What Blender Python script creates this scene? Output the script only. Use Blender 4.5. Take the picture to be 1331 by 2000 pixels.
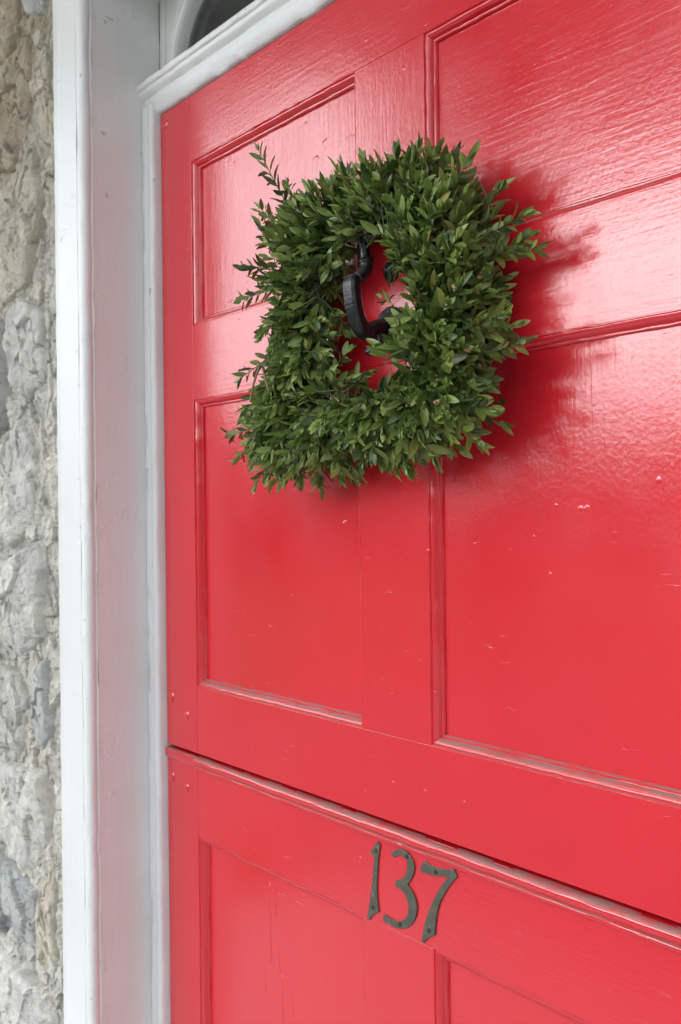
import bpy, bmesh, math, random
import numpy as np
from mathutils import Vector, Matrix
from mathutils.bvhtree import BVHTree

for o in list(bpy.data.objects):
    bpy.data.objects.remove(o, do_unlink=True)
S = bpy.context.scene
C = S.collection
rad = math.radians
rng = np.random.default_rng(137)
random.seed(137)

# ------------------------------------------------------------------ camera, sky, sun, exposure
# metres; the door face is the plane y = 0, outdoors is -y, x runs along the door, z up
CAM = np.array([0.0, -0.80, 1.48])
YAW, PITCH, ROLL = rad(51.1407), rad(0.0446), rad(-0.6492)
fw = np.array([-math.sin(YAW)*math.cos(PITCH), math.cos(YAW)*math.cos(PITCH), math.sin(PITCH)])
rt = np.array([math.cos(YAW), math.sin(YAW), 0.0])
up = np.cross(rt, fw)
RT = math.cos(ROLL)*rt + math.sin(ROLL)*up
UP = -math.sin(ROLL)*rt + math.cos(ROLL)*up
cd = bpy.data.cameras.new('camera')
cam = bpy.data.objects.new('camera', cd)
C.objects.link(cam)
cam.matrix_world = Matrix(((RT[0], UP[0], -fw[0], CAM[0]), (RT[1], UP[1], -fw[1], CAM[1]), (RT[2], UP[2], -fw[2], CAM[2]), (0, 0, 0, 1)))
cd.sensor_fit = 'HORIZONTAL'
cd.sensor_width = 24.0
cd.lens = 35.0
cd.clip_start = 0.02
cd.clip_end = 2000
cd.dof.use_dof = True
cd.dof.focus_distance = 1.08
cd.dof.aperture_fstop = 14.0
S.camera = cam

SUN_EL, SUN_AZ = rad(28), rad(213)          # azimuth from +y towards +x: the sun stands in front of the door, to the left
w = bpy.data.worlds.new('World'); S.world = w; w.use_nodes = True
wn = w.node_tree.nodes; wl = w.node_tree.links
sky = wn.new('ShaderNodeTexSky'); sky.sky_type = 'NISHITA'; sky.sun_disc = False
sky.sun_elevation = SUN_EL; sky.sun_rotation = SUN_AZ
sky.air_density = 2.0; sky.dust_density = 1.3; sky.ozone_density = 1.0
hs = wn.new('ShaderNodeHueSaturation'); hs.inputs['Saturation'].default_value = 0.12   # overcast: little blue left
wl.new(sky.outputs[0], hs.inputs['Color'])
cool = wn.new('ShaderNodeMix'); cool.data_type = 'RGBA'; cool.blend_type = 'MULTIPLY'; cool.inputs[0].default_value = 1.0
cool.inputs[7].default_value = (0.94, 1.0, 1.075, 1)                # cloud light, a little cool
wl.new(hs.outputs[0], cool.inputs[6])
wl.new(cool.outputs[2], wn['Background'].inputs['Color'])
wn['Background'].inputs['Strength'].default_value = 0.15
sd = bpy.data.lights.new('sun', 'SUN'); sd.energy = 0.5; sd.angle = rad(40); sd.color = (1.0, 0.97, 0.93)
sun = bpy.data.objects.new('sun', sd); C.objects.link(sun)
sdir = Vector((math.sin(SUN_AZ)*math.cos(SUN_EL), math.cos(SUN_AZ)*math.cos(SUN_EL), math.sin(SUN_EL)))
sun.rotation_euler = sdir.to_track_quat('Z', 'Y').to_euler()
sun.location = sdir*20
S.view_settings.view_transform = 'Standard'
S.view_settings.look = 'None'
S.view_settings.exposure = 1.22
S.view_settings.gamma = 1.0
S.render.engine = 'CYCLES'
S.cycles.max_bounces = 8
S.cycles.diffuse_bounces = 4

# ------------------------------------------------------------------ helpers
def empty(name, loc, label=None, cat=None, group=None, kind=None):
    o = bpy.data.objects.new(name, None); C.objects.link(o)
    o.location = loc; o.empty_display_size = 0.05
    tag(o, label, cat, group, kind)
    return o

def tag(o, label=None, cat=None, group=None, kind=None):
    if label: o['label'] = label
    if cat: o['category'] = cat
    if group: o['group'] = group
    if kind: o['kind'] = kind
    return o

def abs_loc(p):
    v = Vector((0, 0, 0))
    while p is not None:
        v += p.location; p = p.parent
    return v

def link(name, me, mat, parent=None, smooth=False):
    o = bpy.data.objects.new(name, me); C.objects.link(o)
    if mat is not None and not me.materials: me.materials.append(mat)
    if parent is not None:
        o.parent = parent
        o.location = -abs_loc(parent)           # all meshes are written in world coordinates
    if smooth:
        me.polygons.foreach_set('use_smooth', [True]*len(me.polygons))
    return o

class MB:
    """collects faces; build() links them as one mesh object"""
    def __init__(self): self.v = []; self.f = []
    def add(self, vs, fs):
        n = len(self.v); self.v += [tuple(map(float, p)) for p in vs]; self.f += [tuple(i+n for i in q) for q in fs]; return self
    def box(self, x0, x1, y0, y1, z0, z1, c=0.0):
        if c <= 0:
            vs = [(x, y, z) for x in (x0, x1) for y in (y0, y1) for z in (z0, z1)]
            fs = [(0, 1, 3, 2), (4, 6, 7, 5), (0, 4, 5, 1), (2, 3, 7, 6), (0, 2, 6, 4), (1, 5, 7, 3)]
            return self.add(vs, fs)
        bm = bmesh.new(); bmesh.ops.create_cube(bm, size=1)
        for v in bm.verts:
            v.co = Vector(((x0+x1)/2+v.co.x*(x1-x0), (y0+y1)/2+v.co.y*(y1-y0), (z0+z1)/2+v.co.z*(z1-z0)))
        bmesh.ops.bevel(bm, geom=bm.edges[:], offset=c, segments=2, profile=0.5, affect='EDGES')
        bm.verts.index_update()
        self.add([v.co for v in bm.verts], [[v.index for v in f.verts] for f in bm.faces]); bm.free(); return self
    def tube(self, pts, rs, n=8, caps=True, flat=None):
        """tube along pts with radii rs (number or (ra, rb) for an oval)"""
        pts = [np.array(p, float) for p in pts]; m = len(pts); base = len(self.v)
        t0 = pts[1]-pts[0]; ref = np.array([1.0, 0, 0]) if abs(t0[0]) < 0.9*np.linalg.norm(t0) else np.array([0, 0, 1.0])
        if flat is not None: ref = np.array(flat, float)
        for i in range(m):
            t = pts[min(i+1, m-1)]-pts[max(i-1, 0)]; t = t/(np.linalg.norm(t)+1e-12)
            a = ref-t*(ref@t); a /= np.linalg.norm(a)+1e-12; b = np.cross(t, a)
            if flat is None: ref = a
            r = rs[i] if hasattr(rs, '__len__') else rs
            ra, rb = r if hasattr(r, '__len__') else (r, r)
            for k in range(n):
                th = 2*math.pi*k/n
                self.v.append(tuple(pts[i]+a*ra*math.cos(th)+b*rb*math.sin(th)))
        for i in range(m-1):
            for k in range(n):
                k2 = (k+1) % n
                self.f.append((base+i*n+k, base+i*n+k2, base+(i+1)*n+k2, base+(i+1)*n+k))
        if caps:
            self.f.append(tuple(base+k for k in range(n))[::-1]); self.f.append(tuple(base+(m-1)*n+k for k in range(n)))
        return self
    def grid(self, P):
        """P: array (n, m, 3)"""
        n, m = P.shape[:2]; b = len(self.v)
        self.v += [tuple(p) for p in P.reshape(-1, 3).tolist()]
        for i in range(n-1):
            for j in range(m-1):
                self.f.append((b+i*m+j, b+i*m+j+1, b+(i+1)*m+j+1, b+(i+1)*m+j))
        return self
    def lathe(self, prof, centre, axis='y', n=28):
        """prof: (radius, height along -y)"""
        b = len(self.v); m = len(prof)
        for r, h in prof:
            for k in range(n):
                th = 2*math.pi*k/n
                self.v.append((centre[0]+r*math.cos(th), centre[1]-h, centre[2]+r*math.sin(th)))
        for i in range(m-1):
            for k in range(n):
                k2 = (k+1) % n
                self.f.append((b+i*n+k, b+i*n+k2, b+(i+1)*n+k2, b+(i+1)*n+k))
        self.f.append(tuple(b+(m-1)*n+k for k in range(n)))
        return self
    def build(self, name, mat, parent=None, smooth=False, fix=True):
        me = bpy.data.meshes.new(name); me.from_pydata(self.v, [], self.f)
        if fix:
            bm = bmesh.new(); bm.from_mesh(me); bmesh.ops.recalc_face_normals(bm, faces=bm.faces[:]); bm.to_mesh(me); bm.free()
        me.update()
        return link(name, me, mat, parent, smooth)

def auto_smooth(o, deg=40):
    me = o.data
    me.polygons.foreach_set('use_smooth', [True]*len(me.polygons))
    bm = bmesh.new(); bm.from_mesh(me)
    for e in bm.edges:
        if len(e.link_faces) == 2 and e.calc_face_angle(0) > rad(deg): e.smooth = False
    bm.to_mesh(me); bm.free()

def _hash(ix, iy, iz, seed):
    h = (ix.astype(np.int64)*374761393 + iy.astype(np.int64)*668265263 + iz.astype(np.int64)*2147483647 + seed*1274126177) & 0xffffffff
    h = ((h ^ (h >> 13))*1274126177) & 0xffffffff
    return ((h ^ (h >> 16)) & 0xffff)/65535.0

def vnoise(p, scale, seed=0):
    p = np.asarray(p, float)*scale; i = np.floor(p); f = p-i; f = f*f*(3-2*f)
    out = 0
    for dx in (0, 1):
        for dy in (0, 1):
            for dz in (0, 1):
                wgt = (f[..., 0] if dx else 1-f[..., 0])*(f[..., 1] if dy else 1-f[..., 1])*(f[..., 2] if dz else 1-f[..., 2])
                out = out+wgt*_hash(i[..., 0]+dx, i[..., 1]+dy, i[..., 2]+dz, seed)
    return out*2-1

def fbm(p, scale, octs=4, seed=0, gain=0.5):
    a, s, t = 1.0, scale, 0
    for k in range(octs):
        t = t+a*vnoise(p, s, seed+k*17); a *= gain; s *= 2.03
    return t

def facets(P, scale, seed, aniso=(1.0, 1.0)):
    """fractured rock: every cell its own tilted plane; returns height and distance to the cell border"""
    q = np.stack([P[..., 0]*scale*aniso[0], P[..., 2]*scale*aniso[1]], -1)
    q = q+0.22*np.stack([vnoise(P, scale*2.3, seed+50), vnoise(P, scale*2.3, seed+51)], -1)
    i = np.floor(q); f1 = np.full(q.shape[:-1], 9.0); f2 = f1.copy(); h = np.zeros(q.shape[:-1])
    for dx in (-1, 0, 1):
        for dy in (-1, 0, 1):
            cx, cy = i[..., 0]+dx, i[..., 1]+dy; z = 0*cx
            px = cx+_hash(cx, cy, z, seed); py = cy+_hash(cx, cy, z+1, seed)
            d = np.hypot(q[..., 0]-px, q[..., 1]-py)
            hh = (_hash(cx, cy, z+2, seed)-0.5)+((_hash(cx, cy, z+3, seed)-0.5)*(q[..., 0]-px)+(_hash(cx, cy, z+4, seed)-0.5)*(q[..., 1]-py))*1.6
            near = d < f1
            f2 = np.where(near, f1, np.minimum(f2, d)); h = np.where(near, hh, h); f1 = np.where(near, d, f1)
    return h, f2-f1

# ------------------------------------------------------------------ materials
class Mat:
    def __init__(self, name):
        self.m = bpy.data.materials.new(name); self.m.use_nodes = True
        self.t = self.m.node_tree; self.n = self.t.nodes; self.b = self.n['Principled BSDF']
        self.tc = self.n.new('ShaderNodeTexCoord')
    def l(self, a, b): self.t.links.new(a, b)
    def mapping(self, sc):
        mp = self.n.new('ShaderNodeMapping'); mp.inputs['Scale'].default_value = sc
        self.l(self.tc.outputs['Object'], mp.inputs['Vector']); return mp.outputs[0]
    def noise(self, sc, detail=3, rough=0.55, dist=0.0, vec=None):
        nn = self.n.new('ShaderNodeTexNoise'); nn.inputs['Detail'].default_value = detail; nn.inputs['Roughness'].default_value = rough
        nn.inputs['Distortion'].default_value = dist
        if hasattr(sc, '__len__'): self.l(self.mapping(sc), nn.inputs['Vector']); nn.inputs['Scale'].default_value = 1.0
        else:
            self.l(vec if vec is not None else self.tc.outputs['Object'], nn.inputs['Vector']); nn.inputs['Scale'].default_value = sc
        return nn.outputs['Fac']
    def ramp(self, fac, stops):
        r = self.n.new('ShaderNodeValToRGB'); e = r.color_ramp.elements
        while len(e) < len(stops): e.new(0.5)
        for k, (p, c) in enumerate(stops):
            e[k].position = p; e[k].color = (c, c, c, 1) if not hasattr(c, '__len__') else (*c, 1)
        self.l(fac, r.inputs[0]); return r.outputs[0]
    def math(self, op, a, b=None):
        mt = self.n.new('ShaderNodeMath'); mt.operation = op
        for i, v in enumerate((a, b)):
            if v is None: continue
            if isinstance(v, (int, float)): mt.inputs[i].default_value = v
            else: self.l(v, mt.inputs[i])
        return mt.outputs[0]
    def mix(self, fac, a, b):
        mx = self.n.new('ShaderNodeMix'); mx.data_type = 'RGBA'
        if isinstance(fac, (int, float)): mx.inputs[0].default_value = fac
        else: self.l(fac, mx.inputs[0])
        for i, v in ((6, a), (7, b)):
            if isinstance(v, tuple): mx.inputs[i].default_value = (*v, 1)
            else: self.l(v, mx.inputs[i])
        return mx.outputs[2]
    def bump(self, h, dist, strength=1.0, prev=None):
        bp = self.n.new('ShaderNodeBump'); bp.inputs['Strength'].default_value = strength; bp.inputs['Distance'].default_value = dist
        self.l(h, bp.inputs['Height'])
        if prev is not None: self.l(prev, bp.inputs['Normal'])
        return bp.outputs[0]
    def set(self, **k):
        for key, v in k.items():
            i = self.b.inputs[key.replace('_', ' ')]
            if isinstance(v, (int, float)): i.default_value = v
            elif isinstance(v, tuple): i.default_value = (*v, 1) if len(v) == 3 else v
            else: self.l(v, i)
        return self
    def upface(self, lo, hi):
        g = self.n.new('ShaderNodeNewGeometry'); sp = self.n.new('ShaderNodeSeparateXYZ'); self.l(g.outputs['True Normal'], sp.inputs[0])
        mr = self.n.new('ShaderNodeMapRange'); mr.inputs[1].default_value = lo; mr.inputs[2].default_value = hi
        self.l(sp.outputs[2], mr.inputs[0]); return mr.outputs[0]

def paint_red(name, stroke, amt=1.0, dust=0.0):
    m = Mat(name)
    big = m.noise(3.0, 3)
    col = m.mix(m.ramp(big, [(0.3, 0.0), (0.7, 1.0)]), (0.615, 0.0145, 0.025), (0.675, 0.018, 0.030))
    # fine chips and scuffs in the paint
    chip = m.ramp(m.noise(70.0, 2, 0.5), [(0.765, 0.0), (0.785, 1.0)])
    col = m.mix(m.math('MULTIPLY', chip, 0.08), col, (0.62, 0.25, 0.22))
    strokes = m.noise((190, 190, 12) if stroke == 'v' else (12, 190, 200), 4, 0.6, 0.5)
    peel = m.noise(210.0, 2, 0.5)
    lump = m.noise(26.0, 3, 0.5)
    pit = m.ramp(m.noise(55.0, 1, 0.4), [(0.765, 0.0), (0.80, 1.0)])
    n = m.bump(lump, 0.0006*amt, 0.32)
    n = m.bump(strokes, 0.0006*amt, 0.32, n)
    n = m.bump(peel, 0.0004*amt, 0.36, n)
    n = m.bump(pit, 0.0006, 0.5, n)
    # nicks and scratches
    nick = m.ramp(m.noise((38, 60, 190), 2, 0.5, 0.8), [(0.715, 0.0), (0.74, 1.0)])
    nick = m.math('MULTIPLY', nick, m.ramp(m.noise(7.0, 2), [(0.48, 0.0), (0.6, 1.0)]))
    n = m.bump(nick, 0.0009, 0.6, n)
    col = m.mix(m.math('MULTIPLY', nick, 0.12), col, (0.66, 0.20, 0.19))
    rgh = m.ramp(m.noise(9.0, 4), [(0.3, 0.17), (0.7, 0.27)])
    if dust:
        dn = m.ramp(m.noise(38.0, 4, 0.6), [(0.28, 0.25), (0.56, 1.0)])
        d = m.math('MULTIPLY', m.math('MULTIPLY', m.upface(0.45, 0.8), dn), dust)
        col = m.mix(d, col, (0.24, 0.19, 0.165))
        rgh = m.math('ADD', rgh, m.math('MULTIPLY', d, 0.6))
    m.set(Base_Color=col, Roughness=rgh, Normal=n, IOR=1.55, Coat_Weight=0.6, Coat_Roughness=0.13, Coat_Normal=n)
    return m.m

def paint_white(name, tone=(0.76, 0.76, 0.75), amt=1.0, dirt=0.17):
    m = Mat(name)
    st = m.ramp(m.noise(5.0, 5, 0.6), [(0.45, 0.0), (0.75, 1.0)])
    col = m.mix(m.math('MULTIPLY', st, dirt), tone, (0.45, 0.42, 0.38))
    spot = m.ramp(m.noise(46.0, 2, 0.4), [(0.755, 0.0), (0.77, 1.0)])
    col = m.mix(m.math('MULTIPLY', spot, 0.5), col, (0.35, 0.28, 0.22))
    n = m.bump(m.noise((70, 70, 5), 4, 0.6, 0.4), 0.0012*amt, 0.5)
    n = m.bump(m.noise(34.0, 3, 0.5), 0.0022*amt, 0.5, n)
    dent = m.ramp(m.noise(30.0, 2, 0.45, 0.3), [(0.66, 0.0), (0.72, 1.0)])
    n = m.bump(dent, 0.0011*amt, 0.6, n)
    m.set(Base_Color=col, Roughness=0.42, Normal=n)
    return m.m

M = {}
M['red_v'] = paint_red('red_paint_vertical', 'v')
M['red_h'] = paint_red('red_paint_horizontal', 'h', 1.05)
M['red_m'] = paint_red('red_paint_moulding', 'v', 0.5, dust=0.8)
M['white'] = paint_white('white_paint')
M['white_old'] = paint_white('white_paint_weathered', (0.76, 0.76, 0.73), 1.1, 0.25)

def mk_simple(name, col, rough, **k):
    m = Mat(name); m.set(Base_Color=col, Roughness=rough, **k); return m.m

def mk_iron():
    m = Mat('black_iron')
    n = m.bump(m.noise(330.0, 3, 0.55), 0.0011, 0.55)
    n = m.bump(m.noise(90.0, 3, 0.5), 0.0016, 0.4, n)
    d = m.math('MULTIPLY', m.upface(0.25, 0.75), m.ramp(m.noise(120.0, 4), [(0.3, 0.2), (0.6, 1.0)]))
    col = m.mix(m.math('MULTIPLY', d, 0.75), (0.010, 0.011, 0.012), (0.085, 0.068, 0.052))
    m.set(Base_Color=col, Roughness=m.math('ADD', 0.27, m.math('MULTIPLY', d, 0.5)), Normal=n); return m.m
M['iron'] = mk_iron()

def mk_bronze():
    m = Mat('patinated_bronze')
    col = m.mix(m.ramp(m.noise(70.0, 4), [(0.35, 0.0), (0.65, 1.0)]), (0.080, 0.082, 0.068), (0.125, 0.112, 0.076))
    sp = m.ramp(m.noise(330.0, 3, 0.6), [(0.60, 0.0), (0.67, 1.0)])
    sp = m.math('MULTIPLY', sp, m.ramp(m.noise(45.0, 2), [(0.45, 0.1), (0.6, 1.0)]))
    col = m.mix(m.math('MULTIPLY', sp, 0.8), col, (0.25, 0.37, 0.44))
    m.set(Base_Color=col, Roughness=0.42, Metallic=0.35, Normal=m.bump(m.noise(420.0, 3), 0.0004, 0.5)); return m.m
M['bronze'] = mk_bronze()
M['screw'] = mk_simple('brown_screw', (0.085, 0.060, 0.036), 0.45, Metallic=0.6)

def mk_leaf():
    m = Mat('boxwood_leaf')
    at = m.n.new('ShaderNodeAttribute'); at.attribute_name = 'tint'
    uv = m.n.new('ShaderNodeUVMap'); sp = m.n.new('ShaderNodeSeparateXYZ'); m.l(uv.outputs[0], sp.inputs[0])
    a = m.math('ABSOLUTE', m.math('SUBTRACT', sp.outputs[0], 0.5))          # distance from the midrib
    rib = m.ramp(a, [(0.0, 1.0), (0.055, 0.0)])
    edge = m.ramp(a, [(0.42, 0.0), (0.5, 1.0)])
    mx = m.n.new('ShaderNodeMix'); mx.data_type = 'RGBA'; mx.blend_type = 'MULTIPLY'; mx.inputs[0].default_value = 1.0
    m.l(at.outputs['Color'], mx.inputs[6]); m.l(m.ramp(m.noise(260.0, 3), [(0.3, 0.82), (0.7, 1.12)]), mx.inputs[7])
    col = m.mix(m.math('MULTIPLY', rib, 0.55), mx.outputs[2], (0.19, 0.25, 0.09))
    col = m.mix(m.math('MULTIPLY', edge, 0.22), col, (0.16, 0.19, 0.07))
    n = m.bump(rib, 0.0004, 0.6); n = m.bump(m.noise(700.0, 2), 0.0002, 0.4, n)
    m.set(Base_Color=col, Roughness=0.30, Normal=n, IOR=1.5)
    tr = m.n.new('ShaderNodeBsdfTranslucent'); m.l(col, tr.inputs['Color'])
    ms = m.n.new('ShaderNodeMixShader'); ms.inputs[0].default_value = 0.13
    m.l(m.b.outputs[0], ms.inputs[1]); m.l(tr.outputs[0], ms.inputs[2])
    m.l(ms.outputs[0], m.n['Material Output'].inputs['Surface']); return m.m
M['leaf'] = mk_leaf()
M['stem'] = mk_simple('green_stem', (0.085, 0.115, 0.035), 0.55)
M['twig'] = mk_simple('brown_twig', (0.20, 0.135, 0.075), 0.7)
M['vine'] = mk_simple('dark_vine', (0.035, 0.028, 0.018), 0.8)
M['bud'] = mk_simple('tan_bud', (0.36, 0.225, 0.12), 0.7)

def mk_stone():
    m = Mat('rubble_stone')
    ob = m.n.new('ShaderNodeAttribute'); ob.attribute_name = 'tint'
    veins = m.noise((16, 16, 30), 5, 0.65, 0.8)
    mx = m.n.new('ShaderNodeMix'); mx.data_type = 'RGBA'; mx.blend_type = 'MULTIPLY'; mx.inputs[0].default_value = 1.0
    m.l(ob.outputs['Color'], mx.inputs[6]); m.l(m.ramp(veins, [(0.25, 0.66), (0.5, 1.0), (0.75, 1.18)]), mx.inputs[7])
    col = m.mix(m.math('MULTIPLY', m.ramp(m.noise(22.0, 5, 0.7), [(0.54, 0.0), (0.68, 1.0)]), 0.40), mx.outputs[2], (0.27, 0.275, 0.27))
    col = m.mix(m.math('MULTIPLY', m.ramp(m.noise(38.0, 4, 0.6), [(0.60, 0.0), (0.72, 1.0)]), 0.5), col, (0.36, 0.25, 0.15))
    col = m.mix(m.math('MULTIPLY', m.ramp(m.noise(95.0, 3, 0.6), [(0.64, 0.0), (0.72, 1.0)]), 0.6), col, (0.11, 0.095, 0.075))
    n = m.bump(m.noise(85.0, 7, 0.75), 0.009, 0.8); n = m.bump(m.noise(400.0, 3, 0.6), 0.0015, 0.5, n)
    m.set(Base_Color=col, Roughness=0.88, Normal=n); return m.m
M['stone'] = mk_stone()

def mk_glass():
    m = Mat('window_glass')
    m.set(Base_Color=(0.75, 0.82, 0.78), Roughness=0.03, IOR=1.5, Normal=m.bump(m.noise(7.0, 2), 0.01, 0.15))
    m.b.inputs['Transmission Weight'].default_value = 1.0
    return m.m
M['glass'] = mk_glass()

def mk_ground(name, a, b, sc):
    m = Mat(name); m.set(Base_Color=m.mix(m.noise(sc, 5, 0.6), a, b), Roughness=0.9, Normal=m.bump(m.noise(sc*4, 4), 0.01, 0.5)); return m.m
M['grass'] = mk_ground('lawn', (0.06, 0.10, 0.03), (0.11, 0.14, 0.05), 3.0)
M['paving'] = mk_ground('pale_paving', (0.50, 0.50, 0.495), (0.58, 0.575, 0.56), 6.0)
M['drive'] = mk_ground('gravel_drive', (0.17, 0.165, 0.16), (0.25, 0.24, 0.23), 9.0)
M['bark'] = mk_ground('bark', (0.06, 0.045, 0.03), (0.12, 0.09, 0.07), 20.0)
M['far_leaf'] = mk_simple('far_foliage', (0.045, 0.070, 0.022), 0.7)
M['room'] = mk_simple('room_plaster', (0.72, 0.72, 0.68), 0.9)

# ------------------------------------------------------------------ dimensions read off the perspective
XL, XR = -1.4555, -0.3285            # door edges
ZT, ZS = 2.1365, 1.1020              # top of the door, split between the leaves
XS, XM0, XM1, XS2 = -1.3575, -0.9540, -0.8310, -0.4275   # stile / mullion / mullion / stile
Z_UT, Z_UB, Z_LT, Z_LB = 2.0340, 1.7755, 1.6600, 1.2095  # panel openings of the upper leaf
Z_BT, Z_BB, Z_B2T, Z_B2B = 0.9750, 0.600, 0.485, 0.170    # panel openings of the lower leaf
Z_FLOOR = 0.03
XJ, YC, XC = -1.4900, -0.1210, -1.6020                    # jamb face, casing front, casing outer edge
XJR, XCR = XR+(XL-XJ), XR+(XL-XC)
Z_SOF = 2.345

# ------------------------------------------------------------------ setting out of the frame: ground, stoop, trees reflected in the paint; pale slabs added for bounce light
tag(MB().grid(np.array([[(x, y, -0.16) for y in (-700, -60, -20, -5, -2.2, 0.2, 8)] for x in (-700, -60, -20, -5, 0, 5, 20, 60, 700)], float)).build('ground', M['grass']), kind='structure')
tag(MB().box(-3.2, 1.5, -1.9, 0.10, -0.22, 0.0, 0.01).build('stoop', M['paving']), kind='structure')
tag(MB().box(-7.0, 0.58, -8.0, -1.92, -0.2, -0.14, 0.01).build('driveway', M['drive']), kind='structure')
tag(MB().box(0.60, 9.0, -8.0, -1.92, -0.2, -0.12, 0.01).build('bounce_paving', M['paving']), kind='structure')  # unseen pale slab, added to throw fill light up onto the jamb
tag(MB().box(1.52, 9.0, -1.90, 0.10, -0.2, -0.12, 0.01).build('bounce_paving_side', M['paving']), kind='structure')  # second added slab beside the stoop, pale for the same fill

roof = MB().box(-3.4, 1.6, -1.15, -0.135, 2.86, 2.94, 0.01)
for k in range(9): roof.box(-3.38, 1.58, -1.13+k*0.11, -1.026+k*0.11, 2.846, 2.8595, 0.002)
tag(roof.build('porch_ceiling', M['white']), kind='structure')

def leaf_cloud(mb, centre, radii, n, size, seed):
    r = np.random.default_rng(seed)
    d = r.normal(size=(n, 3)); d /= np.linalg.norm(d, axis=1)[:, None]
    rr = r.random(n)**0.45
    lump = 1+0.28*vnoise(d*2.2+seed, 1.0, seed)
    P = np.array(centre)+d*np.array(radii)*(rr*lump)[:, None]
    for p in P:
        a = r.normal(size=3); a /= np.linalg.norm(a); b = np.cross(a, r.normal(size=3)); b /= np.linalg.norm(b)
        s = size*(0.6+0.8*r.random())
        mb.add([p-a*s, p+b*s*0.5, p+a*s, p-b*s*0.5], [(0, 1, 2, 3)])

tree = empty('reflection_tree', (-7.6, -7.3, -0.16), 'unseen leafy tree added for its dark reflection in the red door', 'tree')  # made-up tree, placed so its crown darkens the sky reflected in the paint
mb = MB(); mb.tube([(-7.6, -7.3, -0.2), (-7.55, -7.3, 1.5), (-7.4, -7.2, 3.6), (-7.3, -7.1, 6.0)], [0.22, 0.17, 0.13, 0.05], 10)
mb.tube([(-7.48, -7.25, 2.9), (-6.6, -7.9, 4.6), (-5.9, -8.5, 6.0)], [0.10, 0.07, 0.03], 7)
mb.tube([(-7.42, -7.2, 3.4), (-8.1, -6.6, 5.0), (-8.6, -6.2, 6.4)], [0.09, 0.06, 0.03], 7)
mb.build('trunk', M['bark'], tree, True)
mb = MB()
leaf_cloud(mb, (-7.3, -7.2, 6.6), (1.5, 1.5, 2.2), 5200, 0.16, 3)
leaf_cloud(mb, (-6.0, -8.4, 6.9), (1.6, 1.6, 1.6), 4200, 0.16, 4)
leaf_cloud(mb, (-5.0, -9.3, 7.6), (1.6, 1.6, 1.6), 3600, 0.16, 5)
mb.build('crown', M['far_leaf'], tree, fix=False)

mb = MB(); r_ = np.random.default_rng(9)
for k in range(46):
    az = math.pi*(0.02+0.96*k/45.0); d = 34+6*r_.random()
    h = 4.0+1.7*r_.random()
    leaf_cloud(mb, (-0.9-d*math.cos(az), -d*math.sin(az), h*0.45), (2.6, 2.6, h*0.62), 420, 0.55, 20+k)
tag(mb.build('far_trees', M['far_leaf'], fix=False), 'belt of dark green trees across the lawn', 'trees', kind='stuff')

# ------------------------------------------------------------------ house: rubble wall round the doorway
def tint_mesh(me, cols):
    a = me.attributes.new('tint', 'FLOAT_COLOR', 'POINT')
    buf = np.ones((len(me.vertices), 4), np.float32); buf[:, :3] = cols
    a.data.foreach_set('color', buf.ravel())

wall = empty('stone_wall', (XC-0.4, YC, 0.0), 'rough grey and tan rubble stone wall left of the white door frame', 'wall')
def wall_relief(P):
    return 0.0055*fbm(P, 9, 2, 5)
xs = np.arange(-1.985, XC-0.0005, 0.0024); zs = np.arange(0.32, 2.64, 0.0029)
G = np.zeros((len(zs), len(xs), 3)); G[..., 0] = xs[None, :]; G[..., 2] = zs[:, None]
G[..., 0] += 0.001*vnoise(G, 90, 1)*(G[..., 0] < XC-0.012)
fa, fb_ = facets(G, 26, 71, (1.0, 0.8)); fc, fd = facets(G, 75, 72)
rel = wall_relief(G)+0.0075*fa+0.0030*fc+0.0008*fbm(G, 160, 2, 8)-0.015*np.clip(1-fb_/0.075, 0, 1)*np.clip(3*vnoise(G, 15, 33), 0, 1)-0.003*np.clip(1-fd/0.10, 0, 1)*(vnoise(G, 30, 34) > 0.2)
edge = np.clip((XC-G[..., 0])/0.035, 0, 1)
G[..., 1] = YC+0.012+0.004*(1-edge)-rel*(0.45+0.55*edge)
G[..., 1] += 0.016*(G[..., 0] > XC-0.0042)*np.clip(2.5*vnoise(G*np.array([0, 0, 1]), 55, 91)+0.4, 0, 1)     # open joint along the casing
mortar = MB().grid(G).build('mortar', M['stone'], wall)
mv = G.reshape(-1, 3)
tn = fbm(mv, 7, 3, 44)[:, None]; t2 = fbm(mv, 30, 3, 45)[:, None]
mcol = np.array([0.60, 0.57, 0.505])+0.16*fa.reshape(-1, 1)*np.array([1, 0.95, 0.85])+0.08*fc.reshape(-1, 1)+tn*np.array([0.03, 0.02, -0.005])+t2*np.array([0.05, 0.045, 0.04])
old = np.clip((mv[:, 2:3]+0.12*tn-1.85)/0.5, 0, 1)               # the upper courses are browner
mcol = mcol*(1-old)+mcol*np.array([0.80, 0.70, 0.57])*old
tint_mesh(mortar.data, np.clip(mcol, 0.05, 0.8))

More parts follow.
